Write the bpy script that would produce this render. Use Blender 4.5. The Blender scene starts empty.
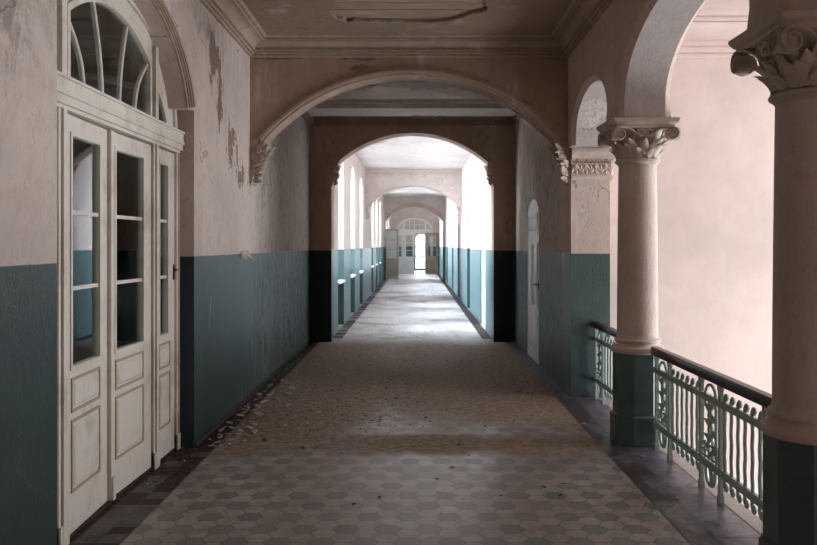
import bpy, bmesh, math, random
from mathutils import Vector, Matrix
from mathutils.geometry import tessellate_polygon
random.seed(7)
PI = math.pi
sc = bpy.context.scene
COL = sc.collection

# ------------------------------------------------------------------ mesh builder
class MB:
    def __init__(self, frame=None):
        self.v, self.f, self.m = [], [], []
        self.M = frame or Matrix.Identity(4)
    def add(self, vs, fs, mat=0):
        b = len(self.v)
        self.v += [tuple(self.M @ Vector(p)) for p in vs]
        self.f += [tuple(i + b for i in f) for f in fs]
        self.m += [mat] * len(fs)
    def box(self, x0, x1, y0, y1, z0, z1, mat=0):
        self.add([(x0,y0,z0),(x1,y0,z0),(x1,y1,z0),(x0,y1,z0),(x0,y0,z1),(x1,y0,z1),(x1,y1,z1),(x0,y1,z1)],
                 [(0,3,2,1),(4,5,6,7),(0,1,5,4),(1,2,6,5),(2,3,7,6),(3,0,4,7)], mat)
    def plate(self, loops, n0, n1, back=None, mat=0):
        """loops of (u, z) with holes, filled at n0 and n1 and joined round the rims; local axes (u, z, n)"""
        back = back or loops
        tris = tessellate_polygon([[Vector((p[0], p[1], 0)) for p in l] for l in loops])
        fa = [p for l in loops for p in l]; fb = [p for l in back for p in l]; N = len(fa)
        vs = [(p[0], p[1], n0) for p in fa] + [(p[0], p[1], n1) for p in fb]
        fs = [tuple(t) for t in tris] + [tuple(i + N for i in reversed(t)) for t in tris]
        b = 0
        for l in loops:
            k = len(l)
            for i in range(k):
                j = (i + 1) % k
                fs.append((b+i, b+j, b+j+N, b+i+N))
            b += k
        self.add(vs, fs, mat)
    def sweep(self, pts, B, sect, closed=False, mat=0, scale=None):
        """planar sweep: section points (a, b) lie along T x B and along B"""
        pts = [Vector(p) for p in pts]; B = Vector(B).normalized(); n = len(pts); k = len(sect)
        vs, fs = [], []
        for i, p in enumerate(pts):
            if closed: t = pts[(i+1) % n] - pts[i-1]
            else: t = pts[min(i+1, n-1)] - pts[max(i-1, 0)]
            nn = t.normalized().cross(B).normalized()
            s = scale(i / (n - 1)) if scale else 1
            for a, b in sect: vs.append(tuple(p + nn * a * s + B * b))
        for i in range(n if closed else n - 1):
            i2 = (i + 1) % n
            for j in range(k):
                j2 = (j + 1) % k
                fs.append((i*k+j, i*k+j2, i2*k+j2, i2*k+j))
        if not closed:
            fs.append(tuple(range(k))); fs.append(tuple((n-1)*k + j for j in reversed(range(k))))
        self.add(vs, fs, mat)
    def tube(self, pts, r, n=8, mat=0):
        pts = [Vector(p) for p in pts]; N = len(pts)
        vs, fs = [], []
        t0 = (pts[1] - pts[0]).normalized()
        a = t0.orthogonal().normalized()
        for i, p in enumerate(pts):
            t = (pts[min(i+1, N-1)] - pts[max(i-1, 0)]).normalized()
            a = (a - t * a.dot(t)).normalized(); b = t.cross(a)
            rr = r(i / (N-1)) if callable(r) else r
            for k in range(n):
                an = 2*PI*k/n
                vs.append(tuple(p + (a*math.cos(an) + b*math.sin(an)) * rr))
        for i in range(N-1):
            for k in range(n):
                k2 = (k+1) % n
                fs.append((i*n+k, i*n+k2, (i+1)*n+k2, (i+1)*n+k))
        fs.append(tuple(reversed(range(n)))); fs.append(tuple((N-1)*n + k for k in range(n)))
        self.add(vs, fs, mat)
    def lathe(self, prof, n=48, c=(0,0), rot=0, mat=0):
        vs, fs = [], []
        for r, z in prof:
            for k in range(n):
                a = 2*PI*k/n + rot
                vs.append((c[0] + r*math.cos(a), c[1] + r*math.sin(a), z))
        P = len(prof)
        for i in range(P-1):
            for k in range(n):
                k2 = (k+1) % n
                fs.append((i*n+k, i*n+k2, (i+1)*n+k2, (i+1)*n+k))
        fs.append(tuple(reversed(range(n)))); fs.append(tuple((P-1)*n + k for k in range(n)))
        self.add(vs, fs, mat)
    def ball(self, c, r, n=10, sz=1, mat=0):
        m = max(4, n//2)
        prof = [(max(1e-4, r*math.sin(PI*i/m)), c[2] - sz*r*math.cos(PI*i/m)) for i in range(m+1)]
        self.lathe(prof, n, (c[0], c[1]), 0, mat)
    def leaf(self, base, up, out, length, width, curl, thick=.008, nu=7, mat=0, lobes=0):
        """a pointed carved leaf rising from base along up and curling towards out"""
        base, up, out = Vector(base), Vector(up).normalized(), Vector(out).normalized()
        side = up.cross(out).normalized()
        ss = (-1, -.55, 0, .55, 1)
        fr, bk = [], []
        for i in range(nu):
            t = i/(nu-1)
            w = width*.5*(math.sin(PI*min(1, .16 + .84*t)))**.75 if t < 1 else width*.03
            if lobes: w *= 1 + .22*math.cos(t*lobes*2*PI)
            o = curl*t**2.2
            p = base + up*(length*(t - .18*curl/length*t**3)) + out*o
            for s in ss:
                rid = .007*(1 - abs(s))*(1 - .5*t) - .011*abs(s)**2*(width/.1)
                q = p + side*(w*s) + out*rid
                fr.append(tuple(q)); bk.append(tuple(q - out*thick))
        k = len(ss); n = len(fr); fs = []
        for i in range(nu-1):
            for j in range(k-1):
                a = i*k+j
                fs.append((a, a+1, a+k+1, a+k)); fs.append((a+n, a+k+n, a+k+1+n, a+1+n))
        rim = [j for j in range(k)] + [i*k+k-1 for i in range(1, nu)] + [(nu-1)*k+j for j in range(k-2, -1, -1)] + [i*k for i in range(nu-2, 0, -1)]
        for i in range(len(rim)):
            a, b = rim[i], rim[(i+1) % len(rim)]
            fs.append((a, a+n, b+n, b))
        self.add(fr + bk, fs, mat)
    def build(self, name, mats, parent=None, kind=None, sharp=35, loc=None):
        me = bpy.data.meshes.new(name)
        me.from_pydata(self.v, [], self.f)
        bm = bmesh.new(); bm.from_mesh(me)
        bmesh.ops.recalc_face_normals(bm, faces=bm.faces)
        bm.to_mesh(me); bm.free()
        mats = mats if isinstance(mats, (list, tuple)) else [mats]
        for m in mats: me.materials.append(m)
        me.polygons.foreach_set('material_index', self.m)
        me.polygons.foreach_set('use_smooth', [True]*len(me.polygons))
        me.set_sharp_from_angle(angle=math.radians(sharp))
        o = bpy.data.objects.new(name, me); COL.objects.link(o)
        if parent: o.parent = parent
        if loc: o.location = loc
        if kind: o['kind'] = kind
        return o

def frame(O, U, N):
    U, N, O = Vector(U), Vector(N), Vector(O); Z = Vector((0,0,1))
    return Matrix(((U.x, Z.x, N.x, O.x), (U.y, Z.y, N.y, O.y), (U.z, Z.z, N.z, O.z), (0,0,0,1)))
def tag(o, label, cat, group=None, kind=None):
    o['label'] = label; o['category'] = cat
    if group: o['group'] = group
    if kind: o['kind'] = kind
    return o
def empty(name, loc=(0,0,0), kind=None):
    o = bpy.data.objects.new(name, None); COL.objects.link(o); o.location = loc; o.empty_display_size = .1
    if kind: o['kind'] = kind
    return o
def copy_tree(o, parent=None):
    c = o.copy(); COL.objects.link(c)
    if parent: c.parent = parent
    for ch in list(o.children): copy_tree(ch, c)
    return c
def arc(cx, half, zs, za, n=40):
    h = za - zs; R = (half*half + h*h)/(2*h); zc = za - R; a0 = math.asin(half/R)
    return [(cx + R*math.sin(a), zc + R*math.cos(a)) for a in [-a0 + 2*a0*i/n for i in range(n+1)]]
def ell(cx, a, z0, b, n=40, t0=PI, t1=0):
    return [(cx + a*math.cos(t0 + (t1-t0)*i/n), z0 + b*math.sin(t0 + (t1-t0)*i/n)) for i in range(n+1)]
def rect(u0, u1, z0, z1): return [(u0,z0),(u1,z0),(u1,z1),(u0,z1)]

# ------------------------------------------------------------------ materials
class NT:
    def __init__(s, name):
        s.mat = bpy.data.materials.new(name); s.mat.use_nodes = True
        s.t = s.mat.node_tree; s.t.nodes.clear()
        s.out = s.n('ShaderNodeOutputMaterial')
    def n(s, typ, **kw):
        nd = s.t.nodes.new(typ)
        for k, v in kw.items():
            if k.startswith('_'): setattr(nd, k[1:], v)
            else: s.set(nd.inputs[k.replace('__', ' ')], v)
        return nd
    def set(s, sock, v):
        if hasattr(v, 'is_output') or isinstance(v, bpy.types.NodeSocket): s.t.links.new(v, sock)
        else:
            if sock.type == 'RGBA' and len(v) == 3: v = (*v, 1)
            sock.default_value = v
    def math(s, op, a, b=0, c=None, clamp=False):
        nd = s.t.nodes.new('ShaderNodeMath'); nd.operation = op; nd.use_clamp = clamp
        s.set(nd.inputs[0], a); s.set(nd.inputs[1], b)
        if c is not None: s.set(nd.inputs[2], c)
        return nd.outputs[0]
    def step(s, v, lo, hi):
        nd = s.t.nodes.new('ShaderNodeMapRange'); nd.interpolation_type = 'SMOOTHSTEP'
        s.set(nd.inputs[0], v); nd.inputs[1].default_value = lo; nd.inputs[2].default_value = hi
        return nd.outputs[0]
    def mix(s, f, a, b, mode='MIX'):
        nd = s.t.nodes.new('ShaderNodeMix'); nd.data_type = 'RGBA'; nd.blend_type = mode
        s.set(nd.inputs[0], f); s.set(nd.inputs[6], a); s.set(nd.inputs[7], b)
        return nd.outputs[2]
    def pos(s):
        if not hasattr(s, '_p'): s._p = s.n('ShaderNodeNewGeometry').outputs['Position']
        return s._p
    def xyz(s):
        if not hasattr(s, '_x'): s._x = s.n('ShaderNodeSeparateXYZ', Vector=s.pos())
        return s._x.outputs
    def noise(s, scale, detail=5, rough=.6, stretch=None, vec=None, dist=0):
        v = vec or s.pos()
        if stretch:
            m = s.n('ShaderNodeMapping', Vector=v); m.inputs['Scale'].default_value = stretch; v = m.outputs[0]
        return s.n('ShaderNodeTexNoise', Vector=v, Scale=scale, Detail=detail, Roughness=rough, Distortion=dist).outputs['Fac']
    def bump(s, h, strength=.3, dist=.01, normal=None):
        b = s.n('ShaderNodeBump', Height=h, Strength=strength, Distance=dist)
        if normal: s.set(b.inputs['Normal'], normal)
        return b.outputs[0]
    def bsdf(s, color, rough=.8, normal=None, spec=.4, metal=0):
        b = s.n('ShaderNodeBsdfPrincipled')
        s.set(b.inputs['Base Color'], color); s.set(b.inputs['Roughness'], rough)
        b.inputs['Specular IOR Level'].default_value = spec; b.inputs['Metallic'].default_value = metal
        if normal: s.set(b.inputs['Normal'], normal)
        s.t.links.new(b.outputs[0], s.out.inputs[0]); return s.mat

PINK = (.60, .49, .43)
TEAL = (.028, .046, .044)
TEAL_LIT = (.076, .106, .102)  # same teal lightened, the light on the pier put into the colour

def plaster(name, up=PINK, low=None, split=1.51, brown=(), white=(), peel=0.0, streak=0, lowrough=.36, cracks=True, flakezone=None, mottle=1.0, streaks=None, stain_shade=None):
    s = NT(name)
    n1 = s.noise(1.1, 6); n2 = s.noise(7, 6, .65); n3 = s.noise(70, 4)
    stre = s.noise(3.2, 7, .7, (1, 1, .22))
    m1 = s.step(n1, .30, .72)
    col = s.mix(m1, tuple(c*.86 for c in up), tuple(min(1, c*1.05) for c in up))
    col = s.mix(s.math('MULTIPLY', s.step(n2, .48, .70), .46*mottle), col, (up[0]*.72, up[1]*.66, up[2]*.62))
    fine = s.noise(34, 6, .75, (1, 1, .6))
    col = s.mix(s.math('MULTIPLY', s.step(fine, .52, .68), .46*mottle), col, (up[0]*.60, up[1]*.54, up[2]*.50))
    speck = s.noise(17, 9, .8, (1, 1, .5), dist=.8)
    col = s.mix(s.math('MULTIPLY', s.math('MULTIPLY', s.step(speck, .63, .66), s.step(n1, .40, .58)), .8*mottle), col, (.20, .14, .11))
    col = s.mix(s.math('MULTIPLY', s.step(stre, .54, .70), .40*min(1, mottle+.3)), col, (.72, .66, .60))
    rough = .85
    height = s.math('MULTIPLY', n3, .25)
    if low:
        lc = s.mix(m1, tuple(c*.80 for c in low), tuple(c*1.15 for c in low))
        lc = s.mix(s.math('MULTIPLY', s.step(stre, .57, .78), .35), lc, tuple(min(1, c*1.9 + .02) for c in low))
        lc = s.mix(s.math('MULTIPLY', s.step(n2, .58, .75), .45), lc, tuple(c*.55 for c in low))
        z = s.math('ADD', s.xyz()[2], s.math('MULTIPLY', s.math('SUBTRACT', n2, .5), .012))
        lm = s.step(z, split + .004, split - .004)
        col = s.mix(lm, col, lc)
        rough = s.math('MULTIPLY_ADD', lm, lowrough - .85, .85)
        if streaks:
            sk = s.math('MULTIPLY', s.step(s.noise(9, 8, .75, (1, 1, .06)), .53, .66), s.step(s.noise(16, 7, .75, (1, 1, .3)), .42, .62))
            zs = s.math('MULTIPLY', s.step(s.xyz()[1], streaks[0], streaks[1]), lm)
            col = s.mix(s.math('MULTIPLY', s.math('MULTIPLY', sk, zs), .75), col, (.36, .40, .42))
    def zone(lst, amount):
        acc = None
        for c, r, k in lst:
            d = s.n('ShaderNodeVectorMath', _operation='SUBTRACT'); s.set(d.inputs[0], s.pos()); d.inputs[1].default_value = c
            d2 = s.n('ShaderNodeVectorMath', _operation='DIVIDE'); s.set(d2.inputs[0], d.outputs[0]); d2.inputs[1].default_value = r
            l = s.n('ShaderNodeVectorMath', _operation='LENGTH'); s.set(l.inputs[0], d2.outputs[0])
            v = s.math('MULTIPLY', s.math('SUBTRACT', 1, l.outputs['Value'], clamp=True), k)
            acc = v if acc is None else s.math('MAXIMUM', acc, v)
        return acc
    if white or peel:
        pn = s.noise(5.5, 8, .72, (1, 1, .45), dist=.4)
        v = s.math('ADD', pn, peel - .5)
        if white: v = s.math('ADD', s.math('MULTIPLY', v, 2.0), s.math('MULTIPLY', zone(white, 1), .95))
        wm = s.step(v, .46, .50)
        wcol = s.mix(s.noise(22, 4), (.40, .33, .29), (.74, .67, .61))
        wcol = s.mix(s.step(fine, .50, .62), wcol, (.34, .27, .23))
        col = s.mix(wm, col, wcol)
        rough = s.math('MAXIMUM', rough, s.math('MULTIPLY', wm, .9))
        height = s.math('SUBTRACT', height, s.math('MULTIPLY', wm, .6))
    if flakezone:
        fz = s.noise(3.2, 9, .8, (1, 1.4, .5), dist=.6); fz2 = s.noise(15, 7, .75, (1, 1, .5))
        a, b = flakezone[0], flakezone[1]
        zy = s.math('MULTIPLY', s.step(s.xyz()[1], a, b), s.step(s.xyz()[1], flakezone[3], flakezone[2]))
        fm = s.math('MULTIPLY', s.step(s.math('ADD', s.math('MULTIPLY', fz, .6), s.math('MULTIPLY', fz2, .4)), .475, .51), zy)
        darkm = s.step(s.noise(13, 7, .75, (1, 1, .45), dist=.4), .53, .58)
        base = s.mix(darkm, (.58, .51, .45), (.24, .185, .155))
        if low:
            lowb = s.mix(darkm, (.17, .19, .19), (.035, .042, .044))
            base = s.mix(lm, base, lowb)
        col = s.mix(s.math('MULTIPLY', fm, .8), col, base)
        height = s.math('SUBTRACT', height, s.math('MULTIPLY', fm, .5))
        rough = s.math('ADD', rough, s.math('MULTIPLY', fm, .2))
    if brown:
        bn = s.noise(7.5, 8, .72, (1, 1, .55), dist=.5)
        v = s.math('ADD', s.math('MULTIPLY', s.math('SUBTRACT', bn, .5), 2.6), s.math('MULTIPLY', zone(brown, 1), 1.15))
        bmk = s.step(v, .58, .62)
        bc = s.mix(s.noise(30, 5, .7), (.12, .068, .046), (.38, .26, .20))
        col = s.mix(bmk, col, bc)
        height = s.math('SUBTRACT', height, s.math('MULTIPLY', bmk, 1.2))
    if stain_shade:  # mottled wall stain that also paints in shade on the upper near wall
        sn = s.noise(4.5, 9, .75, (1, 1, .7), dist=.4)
        sm = s.step(s.math('ADD', s.math('MULTIPLY', s.math('SUBTRACT', sn, .5), 2.2), s.math('MULTIPLY', zone(stain_shade, 1), 1.2)), .25, .75)
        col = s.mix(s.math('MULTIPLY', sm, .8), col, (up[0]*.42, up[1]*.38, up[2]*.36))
    if cracks:
        vo = s.n('ShaderNodeTexVoronoi', _feature='DISTANCE_TO_EDGE', Vector=s.pos(), Scale=.55)
        wv = s.n('ShaderNodeVectorMath', _operation='ADD'); s.set(wv.inputs[0], s.pos())
        ns = s.n('ShaderNodeTexNoise', Vector=s.pos(), Scale=2.2, Detail=5); s.set(wv.inputs[1], ns.outputs['Color'])
        s.set(vo.inputs['Vector'], wv.outputs[0])
        ck = s.math('MULTIPLY', s.step(vo.outputs['Distance'], .006, .002), s.step(n1, .50, .58))
        col = s.mix(s.math('MULTIPLY', ck, .6), col, (.12, .085, .07))
    return s.bsdf(col, rough, s.bump(s.math('ADD', height, s.math('MULTIPLY', fine, .5)), .9*min(1, mottle+.25), .010), .22)

def paint(name, c, rough=.55, dirt=(.30, .24, .17), amount=.35, spec=.4):
    s = NT(name)
    n = s.noise(2.5, 7, .7); f = s.noise(28, 5, .7, (1, 1, .25))
    col = s.mix(s.math('MULTIPLY', s.step(n, .45, .70), amount), c, dirt)
    col = s.mix(s.math('MULTIPLY', s.step(f, .55, .75), amount*.9), col, tuple(x*.55 for x in c))
    return s.bsdf(col, s.math('MULTIPLY_ADD', n, .3, rough-.15), s.bump(f, .25, .003), spec)

def tile_mat(name, c0, c1, dirt, spec=.5, rough=.36, dust_and_sheen=True, stain=None):
    s = NT(name)
    r = s.n('ShaderNodeNewGeometry').outputs['Random Per Island']
    n = s.noise(1.4, 6); f = s.noise(18, 5, .7); g = s.noise(90, 3)
    col = s.mix(r, c0, c1)
    col = s.mix(s.math('MULTIPLY', s.step(f, .42, .72), .65), col, dirt)
    col = s.mix(s.math('MULTIPLY', s.step(s.noise(3.6, 8, .72, dist=.5), .44, .66), .72), col, dirt)
    col = s.mix(s.math('MULTIPLY', s.step(g, .55, .7), .25), col, (.05, .045, .04))
    if stain:
        bs_ = s.math('ADD', s.noise(3.2, 8, .7, (1, .6, 1), dist=.6), s.math('MULTIPLY', s.step(s.xyz()[0], 1.72, 1.48), .12))
        col = s.mix(s.math('MULTIPLY', s.step(bs_, .52, .60), .8), col, stain)
    if dust_and_sheen:
        y, x = s.xyz()[1], s.xyz()[0]
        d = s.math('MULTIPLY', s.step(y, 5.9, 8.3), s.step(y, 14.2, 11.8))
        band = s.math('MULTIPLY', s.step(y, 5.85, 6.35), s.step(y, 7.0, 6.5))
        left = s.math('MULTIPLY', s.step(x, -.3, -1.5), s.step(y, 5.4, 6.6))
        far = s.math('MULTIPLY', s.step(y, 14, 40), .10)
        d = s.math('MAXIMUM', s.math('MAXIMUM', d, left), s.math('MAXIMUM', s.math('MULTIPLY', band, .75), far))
        big = s.noise(.9, 7, .65, (1, .8, 1), dist=.3)
        v = s.math('ADD', s.math('MULTIPLY', d, .62), s.math('MULTIPLY_ADD', big, 1.5, -.72))
        dm = s.math('MULTIPLY', s.step(v, .12, .55), .92)
        dc = s.mix(s.step(f, .4, .68), (.19, .125, .078), (.40, .295, .215))
        dc = s.mix(s.step(g, .60, .68), dc, (.36, .30, .25))
        col = s.mix(dm, col, dc)
        col = s.mix(s.math('MULTIPLY', s.math('MULTIPLY', s.step(y, 12.6, 14.2), s.step(big, .30, .55)), .85), col, (.62, .60, .60))  # floor of the bright bays painted paler to carry daylight and sheen
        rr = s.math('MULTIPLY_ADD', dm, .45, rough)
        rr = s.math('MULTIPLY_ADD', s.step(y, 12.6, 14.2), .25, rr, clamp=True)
    else: rr = rough
    return s.bsdf(col, rr, s.bump(s.math('ADD', f, s.math('MULTIPLY', g, .5)), .3, .004), spec)

def metal_paint(name, c, rust=(.10, .055, .035), amt=.5, rough=.45):
    s = NT(name)
    n = s.noise(14, 7, .7); g = s.noise(60, 4)
    col = s.mix(s.math('MULTIPLY', s.step(n, .55, .68), amt), c, rust)
    return s.bsdf(col, rough, s.bump(g, .25, .002), .5)

def glass_mat(name, tint=(.62, .70, .68)):
    s = NT(name)
    fr = s.n('ShaderNodeFresnel', IOR=1.5).outputs[0]
    dirt = s.noise(3, 7, .7, (1, 1, .5))
    tr = s.n('ShaderNodeBsdfTransparent', Color=tint); gl = s.n('ShaderNodeBsdfGlossy', Color=(1,1,1), Roughness=.02)
    df = s.n('ShaderNodeBsdfDiffuse', Color=(.35, .36, .34))
    m = s.n('ShaderNodeMixShader', Fac=s.math('MULTIPLY', fr, 1.7, clamp=True)); s.t.links.new(tr.outputs[0], m.inputs[1]); s.t.links.new(gl.outputs[0], m.inputs[2])
    m2 = s.n('ShaderNodeMixShader', Fac=s.math('MULTIPLY', s.step(dirt, .4, .8), .07)); s.t.links.new(m.outputs[0], m2.inputs[1]); s.t.links.new(df.outputs[0], m2.inputs[2])
    s.t.links.new(m2.outputs[0], s.out.inputs[0]); return s.mat

def lath_mat():
    s = NT('bare_laths')
    n = s.noise(6, 7, .7, (.12, 1, 1)); f = s.noise(40, 4, .6, (.08, 1, 1)); p = s.noise(5, 6)
    col = s.mix(n, (.24, .165, .11), (.62, .47, .34))
    col = s.mix(s.math('MULTIPLY', s.step(f, .5, .7), .5), col, (.03, .02, .015))
    col = s.mix(s.math('MULTIPLY', s.step(p, .60, .66), .5), col, (.36, .30, .26))
    return s.bsdf(col, .9, s.bump(f, .5, .006), .2)

LATH = lath_mat()
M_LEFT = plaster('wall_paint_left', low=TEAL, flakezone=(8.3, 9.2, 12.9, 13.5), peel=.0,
    streaks=(7.0, 8.2), stain_shade=[((-1.75, 3.0, 3.1), (.4, 1.3, 1.15), 1.0), ((-1.75, 6.6, 3.5), (.4, 1.2, .5), .5)], brown=[((-1.75, 6.95, 3.22), (.3, .36, .46), .85), ((-1.75, 7.15, 2.95), (.3, .32, .60), .72), ((-1.75, 7.6, 2.55), (.3, .45, .55), .68), ((-1.75, 8.0, 2.30), (.3, .50, .40), .68), ((-1.75, 3.3, 2.9), (.2, .7, .8), .36)],
    white=[((-1.75, 8.35, 2.3), (.3, .40, .45), .55), ((-1.75, 8.1, 1.52), (.3, .20, .10), .9), ((-1.75, 6.9, 1.1), (.3, .4, .6), .4)])
M_RIGHT = plaster('wall_paint_right', up=(.58, .455, .385), low=TEAL_LIT, flakezone=(8.6, 9.4, 12.0, 12.9),
    white=[((1.75, 8.05, 2.92), (.4, .4, .30), .9), ((1.82, 8.41, 2.20), (.35, .2, .08), 1.0), ((1.80, 8.41, 1.95), (.28, .2, .40), .52), ((1.63, 9.0, 1.45), (.2, .7, .3), .6)])
M_SOFFIT = plaster('arcade_soffit_paint', up=(.50, .445, .42), white=[((1.75, 8.05, 2.92), (.4, .4, .34), 1.0)], cracks=False)
M_ARCH = plaster('wall_paint_arch_shaded', up=(.43, .305, .225), low=TEAL,  # wall paint browned and darkened, the arch's shade put into the colour
    brown=[((-.93, 8.43, 3.50), (.36, .2, .035), .2), ((-1.45, 8.43, 3.57), (.5, .2, .035), 1.0), ((-.55, 8.43, 3.565), (.42, .2, .05), 1.0), ((-.62, 8.43, 3.46), (.18, .2, .08), 1.0),
           ((1.15, 8.43, 3.10), (.12, .2, .06), .8)],
    white=[((0, 8.62, 3.40), (1.2, .18, .10), .5)])
M_ARCH2 = plaster('wall_paint_second_arch', up=(.54, .39, .30), low=TEAL)
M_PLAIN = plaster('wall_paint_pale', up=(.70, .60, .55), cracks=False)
M_STAIR = plaster('wall_paint_stairwell', up=(.67, .545, .49), cracks=False, mottle=.15)
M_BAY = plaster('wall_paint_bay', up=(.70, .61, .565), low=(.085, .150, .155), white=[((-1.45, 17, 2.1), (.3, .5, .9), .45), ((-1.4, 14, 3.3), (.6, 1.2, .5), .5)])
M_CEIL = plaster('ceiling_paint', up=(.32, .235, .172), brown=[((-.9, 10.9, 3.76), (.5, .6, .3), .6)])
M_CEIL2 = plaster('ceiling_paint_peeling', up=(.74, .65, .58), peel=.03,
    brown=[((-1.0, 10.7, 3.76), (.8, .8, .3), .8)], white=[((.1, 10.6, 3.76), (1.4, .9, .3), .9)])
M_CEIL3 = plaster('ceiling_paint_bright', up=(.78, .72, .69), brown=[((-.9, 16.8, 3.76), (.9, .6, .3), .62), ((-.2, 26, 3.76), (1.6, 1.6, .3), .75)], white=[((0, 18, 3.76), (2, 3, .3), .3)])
M_TRIM = plaster('cornice_paint', up=(.43, .325, .25), cracks=False)
M_TRIMW = plaster('cornice_bare_lit', up=(.84, .77, .72), peel=.08, cracks=False, brown=[((.15, 12.8, 3.68), (.5, .3, .10), .9)])  # bare plaster, paled so the beam reads as a lit band
M_STONE = plaster('column_paint', up=(.62, .51, .44), cracks=False)
M_CORB = plaster('corbel_paint', up=(.44, .345, .275), cracks=False)
M_CAP = plaster('capital_paint', up=(.56, .47, .39), cracks=False)
M_PED = paint('pedestal_paint', (.085, .125, .122), .4, (.03, .048, .046), .5)
M_DOOR = paint('door_paint', (.69, .62, .54), .5, (.36, .29, .22), .65)
M_DOORD = paint('door_groove', (.40, .31, .20), .6, (.22, .16, .10), .5)
M_DOORW = paint('white_door_paint', (.82, .81, .79), .5, (.55, .52, .48), .25)
M_BROWN = paint('brown_wood', (.34, .275, .215), .5, (.13, .10, .075), .5)
M_IRON = metal_paint('green_iron', (.38, .46, .42), amt=.3)
M_RAIL = metal_paint('dark_wood_rail', (.030, .016, .013), (.012, .008, .007), .5, .32)
M_GLASS = glass_mat('old_glass')
M_CLEAR = glass_mat('clear_glass', (.97, .98, .98))
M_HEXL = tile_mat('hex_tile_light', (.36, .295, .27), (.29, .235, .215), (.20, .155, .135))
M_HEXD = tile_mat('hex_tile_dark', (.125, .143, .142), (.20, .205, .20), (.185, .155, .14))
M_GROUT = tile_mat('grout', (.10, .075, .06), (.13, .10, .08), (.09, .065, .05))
M_SQ = tile_mat('maroon_tile', (.034, .018, .018), (.055, .032, .032), (.025, .016, .015), dust_and_sheen=False, spec=.25, rough=.6)
M_SQG = tile_mat('grey_square_tile', (.10, .098, .102), (.15, .145, .145), (.06, .042, .04), dust_and_sheen=False, spec=.25, rough=.6)
M_SQP = tile_mat('purple_slab_tile', (.155, .138, .172), (.205, .185, .225), (.06, .036, .04), dust_and_sheen=False, rough=.33, stain=(.055, .034, .036))
M_CURB = tile_mat('stone_curb', (.33, .30, .28), (.38, .34, .32), (.22, .19, .17), dust_and_sheen=False)
M_FLAKE = paint('plaster_flake', (.50, .42, .365), .8, (.28, .21, .16), .6)
M_FLAKED = paint('dark_flake', (.07, .05, .04), .8, (.03, .02, .02), .6)
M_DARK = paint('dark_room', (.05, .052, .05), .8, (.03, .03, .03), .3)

XL, XR, CZ = -1.75, 1.63, 3.76
YA1, YA2, YA3, YA4, YE = 8.43, 13.2, 22.8, 36.0, 45.0
CX = -.065
XLB, XRB = -1.45, 1.30
YZ = lambda x: frame((x, 0, 0), (0, 1, 0), (1, 0, 0))     # local (y, z, +x)
XZ = lambda y: frame((0, y, 0), (1, 0, 0), (0, 1, 0))     # local (x, z, +y)

# ------------------------------------------------------------------ floor
def clip(poly, x0, x1, y0, y1):
    for ax, lim, sg in ((0, x0, 1), (0, x1, -1), (1, y0, 1), (1, y1, -1)):
        out = []
        for i in range(len(poly)):
            a, b = poly[i-1], poly[i]
            ia, ib = (a[ax]-lim)*sg >= 0, (b[ax]-lim)*sg >= 0
            if ia != ib:
                t = (lim - a[ax])/(b[ax]-a[ax])
                out.append((a[0]+(b[0]-a[0])*t, a[1]+(b[1]-a[1])*t))
            if ib: out.append(b)
        poly = out
        if len(poly) < 3: return None
    return poly

fl = MB()
fl.box(-4.0, 2.02, -3.2, 50.5, -.3, -.003, 0)
S = .0778
def hexes(x0, x1, y0, y1):
    X0, Y0, R = .656, 4.706, S - .0028
    rows0, rows1 = int((y0-Y0)/(S*.866)) - 1, int((y1-Y0)/(S*.866)) + 2
    for r in range(rows0, rows1):
        y = Y0 + r*S*math.sqrt(3)/2
        cols = int((x1-x0)/(3*S)) + 3
        xo = X0 + (1.5*S if r % 2 else 0)
        c0 = int((x0-xo)/(3*S)) - 1
        for c in range(c0, c0+cols):
            x = xo + c*3*S
            p = clip([(x + R*math.cos(PI/3*k), y + R*math.sin(PI/3*k)) for k in range(6)], x0, x1, y0, y1)
            if p: fl.add([(a, b, 0) for a, b in p], [tuple(range(len(p)))], 2 if r % 3 == 0 else 1)
hexes(-1.58, 1.463, -1, 13.2)
hexes(-1.26, 1.12, 13.2, 45)
def squares(x0, x1, y0, y1, nx, ny, mats):
    dx, dy = (x1-x0)/nx, (y1-y0)/ny
    for i in range(nx):
        for j in range(ny):
            m = mats(i, j); g = .0025
            a, b, c, d = x0+i*dx+g, x0+(i+1)*dx-g, y0+j*dy+g, y0+(j+1)*dy-g
            fl.add([(a,c,0),(b,c,0),(b,d,0),(a,d,0)], [(0,1,2,3)], m)
squares(-1.75, -1.586, -1, 3.92, 2, 58, lambda i, j: 3)
squares(-1.75, -1.586, 6.30, 13.2, 2, 82, lambda i, j: 3)
squares(-1.976, -1.586, 3.92, 6.30, 3, 19, lambda i, j: 4 if (i > 0 and (2 < j < 8 or (j > 8 and random.random() < .15)) and random.random() < .9) else 3)
squares(1.469, 1.63, -1, 13.2, 1, 90, lambda i, j: 5)
squares(1.63, 1.90, -1, 8.41, 1, 42, lambda i, j: 5)
squares(1.905, 2.02, -1, 8.41, 1, 12, lambda i, j: 6)
squares(-1.45, -1.266, 13.6, 45, 1, 200, lambda i, j: 3 if random.random() < .5 else 5)
squares(1.126, 1.30, 13.6, 45, 1, 200, lambda i, j: 3)
fl.build('floor', [M_GROUT, M_HEXL, M_HEXD, M_SQ, M_SQG, M_SQP, M_CURB], kind='structure')

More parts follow.
